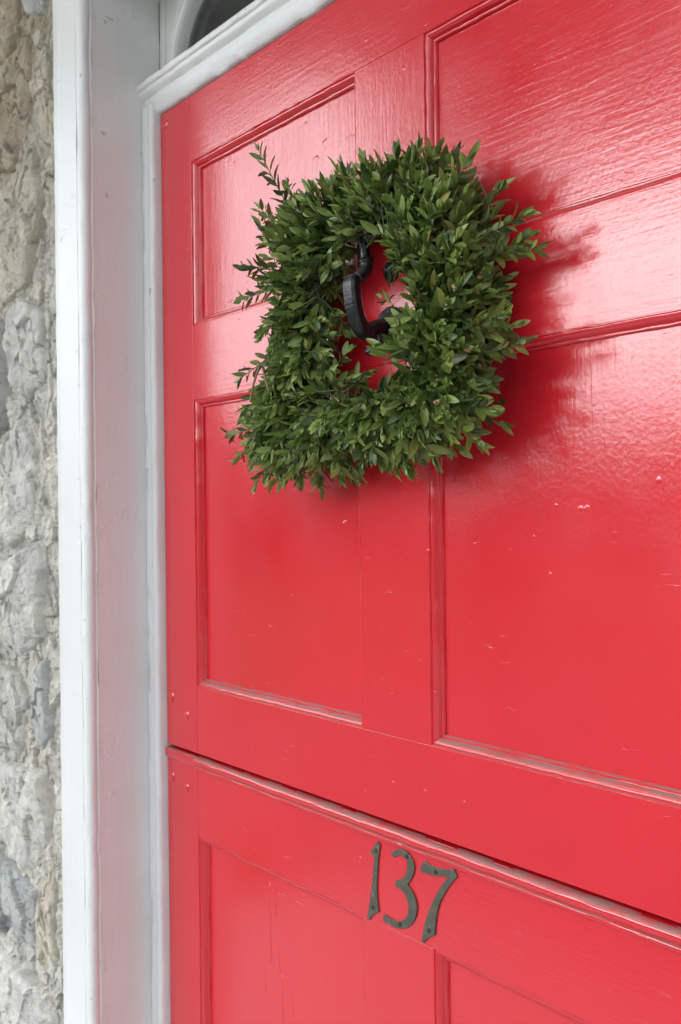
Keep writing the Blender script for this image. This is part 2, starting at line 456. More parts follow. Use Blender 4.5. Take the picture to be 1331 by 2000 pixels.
def stone(poly, proud, col, seed, tilt=(0, 0)):
    """a rubble stone: outline poly in (x, z), its face standing proud of the mortar"""
    cx = np.mean([p[0] for p in poly]); cz = np.mean([p[1] for p in poly])
    N = 132; ring = []
    pts = poly+[poly[0]]
    L = [math.dist(pts[i], pts[i+1]) for i in range(len(poly))]; T = sum(L)
    for k in range(N):
        s = T*k/N; i = 0
        while s > L[i]: s -= L[i]; i += 1
        t = s/L[i]; ring.append((pts[i][0]+(pts[i+1][0]-pts[i][0])*t, pts[i][1]+(pts[i+1][1]-pts[i][1])*t))
    ring = np.array(ring)
    for _ in range(3): ring = 0.5*ring+0.25*(np.roll(ring, 1, 0)+np.roll(ring, -1, 0))
    vs, fs = [], []; rings = [1.02, 1.0, 0.985]+list(np.linspace(0.965, 0.03, 26))
    dep = [-0.030, -0.004, 0.45]+[min(1.0, 0.70+0.3*(q/4.0)**0.6) for q in range(26)]
    for q, (sc, dp) in enumerate(zip(rings, dep)):
        for k in range(N):
            x = cx+(ring[k, 0]-cx)*sc; z = cz+(ring[k, 1]-cz)*sc
            h = dp if dp < 0 else dp*proud
            vs.append([x, h, z])
    V = np.array(vs); P = V.copy(); P[:, 1] = seed*0.37
    # broken, faceted face
    d = rng.normal(size=(4, 2)); fac = 0
    for k in range(4):
        c0 = (rng.random(2)-0.5)*0.08
        fac = np.minimum(fac, 0.010-0.30*np.maximum(0, ((V[:, 0]-cx-c0[0])*d[k, 0]+(V[:, 2]-cz-c0[1])*d[k, 1]))/np.linalg.norm(d[k])-0.004)
    fa, fb_ = facets(P, 17, seed, (1.0, 0.75)); fc, fd = facets(P, 52, seed+1)
    H = V[:, 1]+(fac*0.35+0.0090*fa+0.0036*fc-0.016*np.clip(1-fb_/0.06, 0, 1)*np.clip(3*vnoise(P, 13, seed+5), 0, 1)-0.003*np.clip(1-fd/0.09, 0, 1)*(vnoise(P, 25, seed+6) > 0.2)+0.0009*fbm(P, 110, 2, seed+3)+tilt[0]*(V[:, 0]-cx)+tilt[1]*(V[:, 2]-cz))*(V[:, 1] > 0)
    V[:, 0] += 0.0035*vnoise(P, 55, seed+9); V[:, 2] += 0.0045*vnoise(P, 48, seed+11)
    V[:, 0] = np.minimum(V[:, 0], XC-0.003)
    V[:, 1] = YC+0.010-wall_relief(np.stack([V[:, 0], 0*V[:, 0], V[:, 2]], 1))*0.3-H
    for q in range(len(rings)-1):
        for k in range(N):
            k2 = (k+1) % N; fs.append((q*N+k, q*N+k2, (q+1)*N+k2, (q+1)*N+k))
    b = (len(rings)-1)*N; fs.append(tuple(b+k for k in range(N)))
    m = MB(); m.v = [tuple(v) for v in V.tolist()]; m.f = fs
    o = m.build('stone', M['stone'], wall)
    tv = fbm(P, 12, 3, seed+21)[:, None]
    tint_mesh(o.data, np.clip(np.array(col)+tv*np.array([0.05, 0.04, 0.025])+(0.13*fa+0.07*fc)[:, None]*np.array([1, 0.96, 0.88]), 0.05, 0.8)); return o

tan, pale, grey, warm = (0.46, 0.375, 0.275), (0.66, 0.635, 0.58), (0.50, 0.50, 0.48), (0.58, 0.52, 0.42)
STONES = [   # outline in (x, z) on the wall face, how proud, colour
    ([(-1.97, 2.60), (-1.78, 2.62), (-1.76, 2.40), (-1.83, 2.33), (-1.97, 2.36)], 0.020, tan),
    ([(-1.75, 2.60), (-1.64, 2.60), (-1.645, 2.35), (-1.74, 2.38)], 0.016, grey),
    ([(-1.97, 2.33), (-1.83, 2.31), (-1.735, 2.35), (-1.70, 2.22), (-1.80, 2.12), (-1.97, 2.14)], 0.024, tan),
    ([(-1.69, 2.33), (-1.635, 2.33), (-1.64, 2.13), (-1.69, 2.16)], 0.012, warm),
    ([(-1.97, 2.11), (-1.80, 2.09), (-1.705, 2.15), (-1.665, 2.02), (-1.73, 1.90), (-1.86, 1.88), (-1.97, 1.93)], 0.026, warm),
    ([(-1.97, 1.90), (-1.88, 1.85), (-1.855, 1.70), (-1.90, 1.62), (-1.97, 1.63)], 0.030, (0.52, 0.51, 0.49)),
    ([(-1.835, 1.855), (-1.74, 1.87), (-1.675, 1.84), (-1.68, 1.72), (-1.76, 1.69), (-1.83, 1.73)], 0.018, pale),
    ([(-1.97, 1.60), (-1.89, 1.595), (-1.79, 1.66), (-1.71, 1.60), (-1.73, 1.47), (-1.83, 1.42), (-1.97, 1.44)], 0.020, pale),
    ([(-1.97, 1.415), (-1.83, 1.395), (-1.73, 1.44), (-1.675, 1.40), (-1.69, 1.27), (-1.77, 1.22), (-1.97, 1.23)], 0.026, pale),
    ([(-1.97, 1.205), (-1.80, 1.195), (-1.745, 1.15), (-1.77, 1.05), (-1.97, 1.03)], 0.020, (0.53, 0.505, 0.46)),
    ([(-1.725, 1.20), (-1.66, 1.23), (-1.65, 1.10), (-1.70, 1.06), (-1.74, 1.09)], 0.014, grey),
    ([(-1.97, 1.005), (-1.79, 1.02), (-1.70, 1.03), (-1.665, 0.93), (-1.72, 0.84), (-1.97, 0.86)], 0.025, pale),
    ([(-1.97, 0.835), (-1.80, 0.825), (-1.735, 0.81), (-1.76, 0.69), (-1.97, 0.68)], 0.018, grey),
    ([(-1.705, 0.82), (-1.65, 0.90), (-1.64, 0.72), (-1.71, 0.66), (-1.73, 0.70)], 0.012, warm),
    ([(-1.97, 0.655), (-1.72, 0.64), (-1.66, 0.60), (-1.67, 0.52), (-1.97, 0.50)], 0.022, pale),
    ([(-1.97, 0.475), (-1.70, 0.495), (-1.645, 0.48), (-1.66, 0.33), (-1.97, 0.31)], 0.020, warm),
]
for k, (poly, pr, col) in enumerate(STONES):
    stone(poly, pr*0.95, col, 11+k*7, ((rng.random()-0.5)*0.1, (rng.random()-0.5)*0.1))
# the rest of the masonry: beyond the frame on every side
mb = MB()
mb.box(-6, -1.985, YC+0.006, 0.32, -0.2, 5.2); mb.box(XCR, 3.2, YC+0.006, 0.32, -0.2, 5.2); mb.box(-1.985, XCR, YC+0.006, 0.32, 2.62, 5.2)
mb.box(-1.985, XC-0.0005, YC+0.03, 0.32, -0.2, 2.62)
rest = mb.build('masonry', M['stone'], wall); tint_mesh(rest.data, np.array([0.44, 0.42, 0.38]))

# ------------------------------------------------------------------ door frame
frame = empty('door_frame', (XJ, YC, 0.0), 'white painted wooden door frame with beaded casing, deep jamb and moulded head', 'door frame')
def sweep_z(prof, z0, z1, seed, n=260, amp=0.0006, closed=False):
    """vertical extrusion of an (x, y) profile with the wobble of many coats of paint"""
    zz = np.linspace(z0, z1, n); p = np.array(prof+([prof[0]] if closed else []))
    P = np.zeros((n, len(p), 3)); P[..., 0] = p[None, :, 0]; P[..., 1] = p[None, :, 1]; P[..., 2] = zz[:, None]
    nx = vnoise(P*np.array([1, 1, 0.35]), 120, seed); ny = vnoise(P*np.array([1, 1, 0.35]), 100, seed+1)
    P[..., 0] += amp*nx; P[..., 1] += amp*ny; return P

def fine(prof, step):
    out = []
    for a, b in zip(prof[:-1], prof[1:]):
        k = max(1, int(math.dist(a, b)/step))
        out += [(a[0]+(b[0]-a[0])*i/k, a[1]+(b[1]-a[1])*i/k) for i in range(k)]
    return out+[prof[-1]]

def arc(cx, cy, r, a0, a1, n):
    return [(cx+r*math.cos(rad(a0+(a1-a0)*i/n)), cy+r*math.sin(rad(a0+(a1-a0)*i/n))) for i in range(n+1)]

for s in (1, -1):
    X = (lambda d: XJ+d) if s == 1 else (lambda d: XJR-d)       # d: inwards from the jamb face is +, to the masonry is -
    def P2(lst): return [(X(a), b) for a, b in lst]
    zl, zh = 0.0, 2.56
    # casing: flat board, quirk, bead that turns the corner into the reveal
    flat = [(-0.112, YC+0.05), (-0.112, YC+0.002), (-0.110, YC), (-0.0225, YC), (-0.0215, YC+0.0018), (-0.0205, YC+0.0002)]
    o = MB().grid(sweep_z(P2(fine(flat, 0.02)), zl, zh, 3)).build('casing', M['white'], frame); auto_smooth(o, 50)
    bead = [(-0.0205, YC+0.0002)]+arc(-0.0105, YC+0.0095, 0.0102, 115, -15, 12)[::1]
    bead = [(-0.0205, YC+0.0004), (-0.019, YC-0.0006), (-0.015, YC-0.0012), (-0.010, YC-0.0008), (-0.005, YC+0.001), (-0.0015, YC+0.004), (0.0, YC+0.008), (-0.0003, YC+0.0125), (-0.0022, YC+0.0145), (-0.0022, YC+0.0158), (0.0004, YC+0.0172)]
    o = MB().grid(sweep_z(P2(bead), zl, zh, 5, 420, 0.0009)).build('bead', M['white'], frame); auto_smooth(o, 60)
    jam = [(0.0004, YC+0.0172), (0.0, YC+0.020), (0.0, -0.0150), (0.0, 0.0195)]
    o = MB().grid(sweep_z(P2(fine(jam, 0.01)), zl, zh, 7, 320, 0.0005)).build('jamb', M['white'], frame, True)
    # stop: moulded strip in front of the door edge
    W = XL-XJ
    stp = [(0.0005, -0.0135), (0.002, -0.0155), (0.0135, -0.0155), (0.0150, -0.0138), (0.0172, -0.0132), (0.0190, -0.0142), (0.021, -0.0158), (0.0270, -0.0162), (0.0315, -0.0152), (W-0.0008, -0.0125), (W, -0.0085), (W, 0.030)]
    o = MB().grid(sweep_z(P2(fine(stp, 0.01)), zl, 2.154, 9, 360, 0.0009)).build('stop', M['white'], frame); auto_smooth(o, 50)
# soffit of the reveal and head casing
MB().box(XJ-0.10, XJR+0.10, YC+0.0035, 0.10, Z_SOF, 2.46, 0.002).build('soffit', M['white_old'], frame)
MB().box(XJ-0.0225, XJR+0.0225, YC-0.0005, YC+0.05, Z_SOF+0.004, 2.56, 0.002).build('head_casing', M['white'], frame)
# moulded transom bar over the door
def sweep_x(prof, x0, x1, seed, n, amp):
    p = np.array(prof); xx = np.linspace(x0, x1, n); P = np.zeros((n, len(p), 3))
    P[..., 0] = xx[:, None]; P[..., 1] = p[None, :, 0]; P[..., 2] = p[None, :, 1]
    q = P*np.array([0.35, 1, 1]); P[..., 1] += amp*vnoise(q, 120, seed); P[..., 2] += amp*vnoise(q, 110, seed+1); return P
bar = [(0.05, 2.1935), (-0.020, 2.1925), (-0.0235, 2.1915), (-0.0245, 2.189), (-0.0245, 2.1835), (-0.0232, 2.1815), (-0.0205, 2.1805), (-0.0200, 2.1785), (-0.0203, 2.176), (-0.0185, 2.1725), (-0.0145, 2.1695), (-0.0115, 2.1675), (-0.0112, 2.1655),
       (-0.0120, 2.1635), (-0.0118, 2.158), (-0.0105, 2.152), (-0.0080, 2.1455), (-0.0055, 2.1415), (-0.003, 2.1400), (0.03, 2.1400)]
P = sweep_x(fine(bar, 0.012), XJ-0.001, XJR+0.001, 15, 420, 0.0008)
# flaking lower edge
low = P[..., 2] < 2.1425
P[..., 2] -= low*0.0022*np.clip(vnoise(P*np.array([1, 0, 0]), 60, 77)+0.2, 0, 1)
o = MB().grid(P).build('transom_bar', M['white'], frame); auto_smooth(o, 45)

# ------------------------------------------------------------------ fanlight over the bar
win = empty('transom_window', ((XL+XR)/2, 0.035, 2.1925), 'white transom window with curved glazing rim over the red door', 'window')
xa, xb = XJ+0.001, XJR-0.001; YW = 0.0200
# opening: flat-topped oval
def oval(off, n=48):
    pts = []; a, b = 0.165-off, 0.150-off; zc = 2.205; zt = zc+b
    x0, x1 = XJ+0.029+off, XJR-0.029-off
    for k in range(n+1):
        t = math.pi - (math.pi/2)*k/n; pts.append((x0+a+a*math.cos(t), zc+b*math.sin(t)))
    for k in range(n+1):
        t = math.pi/2*(1-k/n); pts.append((x1-a+a*math.cos(t), zc+b*math.sin(t)))
    return pts
op = oval(0.0)
mb = MB(); vs = []
for (x, z) in op: vs += [(x, YW, z), (min(max(x, xa), xb) if 0.0 else x, YW, 2.43)]
# spandrel board: from the oval up to the top
for i in range(len(op)-1):
    a, b = op[i], op[i+1]
    mb.add([(a[0], YW, a[1]), (b[0], YW, b[1]), (b[0], YW, 2.43), (a[0], YW, 2.43)], [(0, 1, 2, 3)])
mb.add([(xa, YW, 2.185), (op[0][0], YW, 2.185), (op[0][0], YW, 2.43), (xa, YW, 2.43)], [(0, 1, 2, 3)])
mb.add([(op[-1][0], YW, 2.185), (xb, YW, 2.185), (xb, YW, 2.43), (op[-1][0], YW, 2.43)], [(0, 1, 2, 3)])
mb.build('sash', M['white_old'], win)
# stile bead, a thin flat strip against the jamb
MB().box(XJ+0.016, XJ+0.0225, YW-0.004, YW+0.002, 2.186, Z_SOF-0.001, 0.0015).build('bead', M['white_old'], win)
# moulded rim round the glass
prof = [(0.0, 0.001), (0.001, -0.006), (0.006, -0.0075), (0.0085, -0.004), (0.0095, -0.003), (0.012, -0.004), (0.016, -0.002), (0.018, 0.004), (0.020, 0.010), (0.020, 0.028)]
R = np.array([[(x, YW+dy, z) for (x, z) in oval(off)] for off, dy in prof])
R[..., 1] += 0.0005*vnoise(R, 120, 5)
o = MB().grid(R).build('rim', M['white_old'], win); auto_smooth(o, 50)
g = oval(0.019)
mb = MB(); n0 = len(g)
for y in (YW+0.020, YW+0.024):
    for (x, z) in g: mb.v.append((x, y, z))
    mb.v += [(g[-1][0], y, 2.186), (g[0][0], y, 2.186)]
mm = n0+2
mb.f.append(tuple(range(mm))); mb.f.append(tuple(range(mm, 2*mm))[::-1])
for k in range(mm): mb.f.append((k, (k+1) % mm, mm+(k+1) % mm, mm+k))
mb.build('pane', M['glass'], win)
# hall behind the glass
tag(MB().box(-3.4, 1.4, 0.34, 4.2, -0.05, 2.75).build('hall', M['room']), kind='structure')
bm = bmesh.new(); bm.from_mesh(bpy.data.objects['hall'].data)
for f in list(bm.faces):
    if f.calc_center_median().y < 0.35: bm.faces.remove(f)
bm.to_mesh(bpy.data.objects['hall'].data); bm.free()

# ------------------------------------------------------------------ the two leaves of the door
upper = empty('door_leaf', ((XL+XR)/2, 0.0, ZS), 'red panelled upper leaf of the split door, behind the wreath', 'door', 'leaves of the red split door')
lower = empty('door_leaf', ((XL+XR)/2, 0.0, Z_FLOOR), 'red panelled lower leaf of the split door, carrying the house number', 'door', 'leaves of the red split door')
TH = 0.045; G0 = 0.0012
def board(name, x0, x1, z0, z1, mat, leaf, dy=0.0):
    o = MB().box(x0, x1, dy, TH, z0, z1, 0.0004).build(name, mat, leaf); return o

PROF = [(0.0, 0.0004), (0.0008, 0.0004), (0.0014, 0.0022), (0.0024, 0.0020), (0.0042, 0.0024), (0.0062, 0.0038), (0.0080, 0.0062), (0.0090, 0.0086), (0.0098, 0.0088), (0.0112, 0.0086), (0.0122, 0.0096), (0.0128, 0.0128)]
def panel(x0, x1, z0, z1, leaf, mat, seed):
    """recessed panel with four mitred mouldings"""
    yp = 0.0128
    P = np.zeros((2, 2, 3))
    o = MB().box(x0-0.004, x1+0.004, yp, 0.034, z0-0.004, z1+0.004).build('panel', mat, leaf)
    for side in range(4):
        L = (z1-z0) if side < 2 else (x1-x0); n = int(L/0.0035)
        t = np.linspace(0, 1, n); pr = np.array(PROF); K = np.zeros((n, len(pr), 3))
        for j, (s, y) in enumerate(pr):
            if side == 0: K[:, j, 0] = x0+s; K[:, j, 2] = z0+s+(z1-z0-2*s)*t
            if side == 1: K[:, j, 0] = x1-s; K[:, j, 2] = z0+s+(z1-z0-2*s)*t
            if side == 2: K[:, j, 2] = z0+s; K[:, j, 0] = x0+s+(x1-x0-2*s)*t
            if side == 3: K[:, j, 2] = z1-s; K[:, j, 0] = x0+s+(x1-x0-2*s)*t
            K[:, j, 1] = y
        fade = np.minimum(1, np.minimum(t, 1-t)*n/4)[:, None]
        sc = np.array([1, 1, 0.35]) if side < 2 else np.array([0.35, 1, 1])
        K[..., 1] += 0.00055*vnoise(K*sc, 170, seed+side)*fade
        K[..., 0 if side < 2 else 2] += 0.00045*vnoise(K*sc, 150, seed+side+40)*fade
        o = MB().grid(K).build('moulding', M['red_m'], leaf); auto_smooth(o, 38)
        me = o.data                                     # mouldings are open strips: turn them to face out of the door
        if sum(p.normal.y*p.area for p in me.polygons) > 0: me.flip_normals()

def make_leaf(leaf, z0, z1, rows, mull):
    board('stile', XL+0.0025, XS-0.0002, z0, z1, M['red_v'], leaf)
    board('stile', XS2+0.0002, XR-0.0025, z0, z1, M['red_v'], leaf)
    edges = [z1]+[e for r in rows for e in r]+[z0]
    for k in range(0, len(edges), 2):
        board('rail', XS+0.0002, XS2-0.0002, edges[k+1], edges[k], M['red_h'], leaf, 0.0001)
    for (a, b) in mull:
        board('mullion', XM0, XM1, b+0.0003, a-0.0003, M['red_v'], leaf, 0.0001)
make_leaf(upper, ZS+0.0030, ZT, [(Z_UT, Z_UB), (Z_LT, Z_LB)], [(Z_UT, Z_UB), (Z_LT, Z_LB)])
make_leaf(lower, Z_FLOOR, ZS-0.0022, [(Z_BT, Z_BB), (Z_B2T, Z_B2B)], [(Z_BT, Z_BB), (Z_B2T, Z_B2B)])
sd_ = 100
for leaf, rows in ((upper, [(Z_UT, Z_UB), (Z_LT, Z_LB)]), (lower, [(Z_BT, Z_BB), (Z_B2T, Z_B2B)])):
    for (a, b) in rows:
        for (x0, x1) in ((XS, XM0), (XM1, XS2)):
            sd_ += 7
            panel(x0, x1, b, a, leaf, M['red_h'] if (a == Z_UT and x0 > -1) else M['red_v'], sd_)
# moulded weather lip along the top of the lower leaf
lip = [(0.004, 1.0998), (-0.0030, 1.0996), (-0.0058, 1.0988), (-0.0082, 1.0968), (-0.0090, 1.0942), (-0.0085, 1.0912), (-0.0066, 1.0888), (-0.0040, 1.0872), (-0.0024, 1.0862), (-0.0024, 1.0852), (-0.0046, 1.0842), (-0.0052, 1.0826), (-0.0048, 1.0806), (-0.0030, 1.0792), (0.0004, 1.0786)]
def lip_part(x0, x1, prof, seed):
    n = int((x1-x0)/0.0035)+2; P = sweep_x(prof, x0, x1, seed, n, 0.0007)
    mb = MB().grid(P); o = mb.build('weather_lip', M['red_m'], lower); auto_smooth(o, 40)
    if sum(p.normal.y*p.area for p in o.data.polygons) > 0: o.data.flip_normals()
lip_part(XS+0.0006, XR-0.003, lip, 31)
lip_part(XL+0.003, XS-0.0006, [(0.004, 1.0994), (-0.0022, 1.0992), (-0.0038, 1.0978), (-0.0040, 1.0930), (-0.0034, 1.0860), (-0.0018, 1.0830), (0.0004, 1.0822)], 33)
# old runs in the paint of the left panel
for k, (xa_, za, xb_, zb) in enumerate([(-1.1809, 0.9507, -1.1793, 0.835), (-1.1669, 0.9488, -1.1652, 0.9055), (-1.1517, 0.8264, -1.1505, 0.7581), (-1.1951, 0.8221, -1.1919, 0.7862), (-1.1273, 0.8172, -1.1268, 0.7781), (-1.1596, 0.8709, -1.1579, 0.8278)]):
    n = 14; pts = [(xa_+(xb_-xa_)*i/(n-1)+0.0008*math.sin(i*1.3+k), 0.0130, za+(zb-za)*i/(n-1)) for i in range(n)]
    rr = [0.0007+0.0007*(i/(n-1))**2+0.0002*math.sin(i*2.1+k) for i in range(n-1)]+[0.0007]
    MB().tube(pts, [(r*1.5, r*0.55) for r in rr], 8, flat=(1, 0, 0)).build('paint_run', M['red_v'], lower, True)
# painted-over clench nails
nail_me = None
def nail(x, z, r, leaf, seed):
    hh = 0.8 if r > 0.006 else 0.16
    prof = [(r*1.25, -0.0005), (r*1.02, 0.0004*hh), (r*0.9, 0.0013*hh), (r*0.65, 0.0021*hh), (r*0.3, 0.0025*hh), (0.0003, 0.0026*hh)]
    m = MB().lathe(prof, (x, 0.0, z), n=14)
    V = np.array(m.v); V[:, 0] += 0.0009*vnoise(V, 160, seed); V[:, 2] += 0.0009*vnoise(V, 160, seed+1); m.v = [tuple(v) for v in V.tolist()]
    m.build('nail', M['red_v'], leaf, True)
for k, (x, z, r, lf) in enumerate([(-1.4385, 1.1815, 0.0090, upper), (-1.3900, 1.1595, 0.0075, upper), (-1.4390, 1.0514, 0.0080, lower), (-1.3925, 1.0430, 0.0075, lower), (-1.4380, 2.1165, 0.0080, upper),
                                   (-0.8978, 1.1511, 0.0030, upper), (-0.8416, 1.1532, 0.0034, upper), (-0.7790, 1.1539, 0.0030, upper), (-0.8868, 1.0580, 0.0024, lower), (-0.9620, 1.0430, 0.0040, lower),
                                   (-0.8325, 1.4350, 0.0022, upper), (-0.8236, 1.2720, 0.0020, upper)]):
    nail(x, z, r, lf, 300+k*3)

# ------------------------------------------------------------------ house number 137
ONE = [(-0.9268, 1.0746), (-0.9249, 1.0751), (-0.9209, 1.0723), (-0.9227, 1.0631), (-0.9245, 1.0532), (-0.926, 1.0402), (-0.9271, 1.0305), (-0.9277, 1.0209), (-0.9275, 1.0084), (-0.9262, 0.9974), (-0.9246, 0.9888), (-0.9293, 0.9861), (-0.9361, 0.9814), (-0.9406, 0.9766), (-0.9426, 0.9739), (-0.9456, 0.9728), (-0.9468, 0.9747), (-0.9454, 0.9802), (-0.9433, 0.9891), (-0.9407, 1.0007), (-0.9385, 1.0114), (-0.9369, 1.0214), (-0.9353, 1.0314), (-0.9339, 1.0412), (-0.9332, 1.0496), (-0.9327, 1.0567), (-0.9373, 1.0558), (-0.9385, 1.0577), (-0.9404, 1.0591), (-0.9362, 1.0631), (-0.9317, 1.0674), (-0.9288, 1.0716)]
THREE = [(-0.9006, 1.0666), (-0.898, 1.0701), (-0.8921, 1.0738), (-0.8855, 1.0761), (-0.8789, 1.0769), (-0.8724, 1.0762), (-0.8669, 1.0732), (-0.8621, 1.069), (-0.8598, 1.0642), (-0.8599, 1.0588), (-0.8616, 1.0529), (-0.8649, 1.0465), (-0.869, 1.041), (-0.8723, 1.0373), (-0.8699, 1.0358), (-0.8644, 1.0325), (-0.8597, 1.0273), (-0.8571, 1.0216), (-0.8559, 1.0155), (-0.8568, 1.0076), (-0.8601, 1.0001), (-0.865, 0.9931), (-0.8715, 0.9872), (-0.8789, 0.983), (-0.8871, 0.9804), (-0.8954, 0.9793), (-0.9037, 0.9792), (-0.9113, 0.9802), (-0.9172, 0.9817), (-0.9154, 0.9879), (-0.9128, 0.989), (-0.9069, 0.9877), (-0.9002, 0.987), (-0.8919, 0.9877), (-0.8853, 0.9898), (-0.8787, 0.9937), (-0.8737, 0.9991), (-0.8712, 1.0054), (-0.8706, 1.011), (-0.8718, 1.0172), (-0.875, 1.0223), (-0.8798, 1.0264), (-0.8863, 1.0289), (-0.8945, 1.0293), (-0.8927, 1.0367), (-0.8878, 1.0385), (-0.882, 1.0417), (-0.877, 1.0464), (-0.8737, 1.0517), (-0.872, 1.0577), (-0.8719, 1.0632), (-0.8742, 1.0669), (-0.8782, 1.0692), (-0.8839, 1.0691), (-0.8897, 1.0672), (-0.8956, 1.0637), (-0.8976, 1.0635)]
SEVEN = [(-0.8438, 1.0724), (-0.8416, 1.0727), (-0.8367, 1.0719), (-0.8287, 1.0709), (-0.819, 1.0714), (-0.8111, 1.0723), (-0.8042, 1.0739), (-0.7956, 1.0765), (-0.7935, 1.0759), (-0.7915, 1.0728), (-0.789, 1.0705), (-0.7916, 1.0673), (-0.7967, 1.062), (-0.8028, 1.0548), (-0.8089, 1.0463), (-0.8143, 1.038), (-0.8188, 1.0299), (-0.8215, 1.0223), (-0.8234, 1.015), (-0.8249, 1.0059), (-0.8259, 0.9981), (-0.8262, 0.9921), (-0.8318, 0.9888), (-0.8372, 0.9855), (-0.8417, 0.9815), (-0.845, 0.9773), (-0.8472, 0.9765), (-0.8486, 0.977), (-0.8481, 0.981), (-0.8461, 0.9891), (-0.8432, 0.9988), (-0.8399, 1.008), (-0.8358, 1.0173), (-0.8312, 1.0262), (-0.8266, 1.0344), (-0.8212, 1.0434), (-0.8158, 1.0511), (-0.8105, 1.0575), (-0.8057, 1.0631), (-0.8061, 1.0648), (-0.8086, 1.065), (-0.8165, 1.0628), (-0.8244, 1.0609), (-0.8324, 1.06), (-0.8404, 1.0596), (-0.8468, 1.0597), (-0.8515, 1.06)]

def digit(outline, screws, label):
    cx = sum(p[0] for p in outline)/len(outline); z0 = min(p[1] for p in outline)
    root = empty('house_number', (cx, 0.0, z0), label, 'house number', 'bronze house numerals on the door')
    T = 0.0022; bv = 0.0004
    bm = bmesh.new()
    vs = [bm.verts.new((x, 0.0002, z)) for x, z in outline]; f = bm.faces.new(vs)
    r = bmesh.ops.extrude_face_region(bm, geom=[f])
    top = [v for v in r['geom'] if isinstance(v, bmesh.types.BMVert)]
    for v in top: v.co.y = -T
    bmesh.ops.recalc_face_normals(bm, faces=bm.faces[:])
    te = [e for e in bm.edges if all(v.co.y < -T+1e-6 for v in e.verts)]
    bmesh.ops.bevel(bm, geom=te, offset=bv, segments=2, profile=0.5, affect='EDGES')
    tf = [f for f in bm.faces if len(f.verts) > 4]; bmesh.ops.triangulate(bm, faces=tf)
    me = bpy.data.meshes.new('plate'); bm.to_mesh(me); bm.free()
    o = link('plate', me, M['bronze'], root)
    for k, (x, z) in enumerate(screws):
        m = MB(); ang = 0.5+k*0.9+cx*7; h = 0.0012; R_ = 0.0029
        c, s = math.cos(ang), math.sin(ang)
        # two half-domes with a slot between
        for sg in (-1, 1):
            pts = [(R_*math.cos(t), R_*math.sin(t)) for t in np.linspace(0.14, math.pi-0.14, 9)]
            low = [(x+sg*(-s*b)+c*a, -T+0.0002, z+sg*(c*b)+s*a) for a, b in pts]
            mid = [(x+sg*(-s*b)*0.9+c*a*0.9, -T-h*0.6, z+sg*(c*b)*0.9+s*a*0.9) for a, b in pts]
            hi = [(x+sg*(-s*b)*0.6+c*a*0.6-sg*s*0.0003, -T-h, z+sg*(c*b)*0.6+s*a*0.6+sg*c*0.0003) for a, b in pts]
            n = 9; F = []
            for i in range(n):
                j = (i+1) % n; F += [(i, j, n+j, n+i), (n+i, n+j, 2*n+j, 2*n+i)]
            F.append(tuple(range(2*n, 3*n))); m.add(low+mid+hi, F)
        m.build('screw', M['screw'], root)
digit(ONE, [(-0.9282, 1.0634), (-0.9348, 0.9916)], 'weathered bronze numeral 1 screwed to the red door')
digit(THREE, [(-0.8723, 1.071), (-0.8856, 0.9865)], 'weathered bronze numeral 3 between the 1 and the 7')
digit(SEVEN, [(-0.8231, 1.0659), (-0.8355, 0.995)], 'weathered bronze numeral 7, rightmost of the house number')

# ------------------------------------------------------------------ knocker on the mullion
KX = -0.8925
kn = empty('door_knocker', (KX, 0.0, 1.70), 'black cast iron door knocker hanging in the opening of the wreath', 'door knocker')
def cr(pts, n=6):
    P = [np.array(p, float) for p in pts]; P = [2*P[0]-P[1]]+P+[2*P[-1]-P[-2]]; out = []
    for i in range(1, len(P)-2):
        for k in range(n):
            t = k/n; a, b, c_, d = P[i-1:i+3]
            out.append(0.5*((2*b)+(c_-a)*t+(2*a-5*b+4*c_-d)*t*t+(3*b-a-3*c_+d)*t**3))
    return out+[P[-2]]
# neck: from the pivot down to the bar (profile swings out of the door plane)
ctl = [((KX, -0.018, 1.822), 0.0075), ((KX, -0.034, 1.817), 0.0082), ((KX, -0.041, 1.804), 0.0078), ((KX, -0.0400, 1.790), 0.0066), ((KX, -0.0385, 1.781), 0.0080), ((KX, -0.0380, 1.7768), 0.0104), ((KX, -0.0378, 1.7735), 0.0088), ((KX, -0.0395, 1.766), 0.0086), ((KX, -0.0450, 1.7585), 0.0088), ((KX, -0.0530, 1.7535), 0.0090)]
pc = cr([np.append(c_[0], c_[1]) for c_ in ctl], 5)
mb = MB().tube([p[:3] for p in pc], [(p[3], p[3]*0.92) for p in pc], 14, flat=(1, 0, 0)); mb.build('neck', M['iron'], kn, True)
# bar: flattened handle with chamfered edges
bar_c = [((-0.056, 1.7545), 0.00795, 0.00572), ((-0.059, 1.7515), 0.00954, 0.00748), ((-0.06, 1.745), 0.01014, 0.00774), ((-0.059, 1.733), 0.0103, 0.00757), ((-0.0568, 1.72), 0.0103, 0.00757), ((-0.053, 1.708), 0.01014, 0.00774), ((-0.0475, 1.6985), 0.00969, 0.0081), ((-0.04, 1.6925), 0.00847, 0.0081), ((-0.033, 1.6905), 0.00605, 0.00704)]
pc = cr([(a[0], a[1], b, d) for a, b, d in bar_c], 4)
mb = MB(); NB = 12; base = 0
sect = [(-1, -0.55), (-0.72, -1), (0.72, -1), (1, -0.55), (1, 0.55), (0.72, 1), (-0.72, 1), (-1, 0.55)]
rows = []
for i, p in enumerate(pc):
    q0 = pc[max(i-1, 0)]; q1 = pc[min(i+1, len(pc)-1)]; t = np.array([q1[0]-q0[0], q1[1]-q0[1]]); t /= np.linalg.norm(t); nn = np.array([-t[1], t[0]])
    rows.append([(KX+u*p[2], p[0]+nn[0]*v*p[3], p[1]+nn[1]*v*p[3]) for u, v in sect])
V = [q for r in rows for q in r]; n8 = 8; F = []
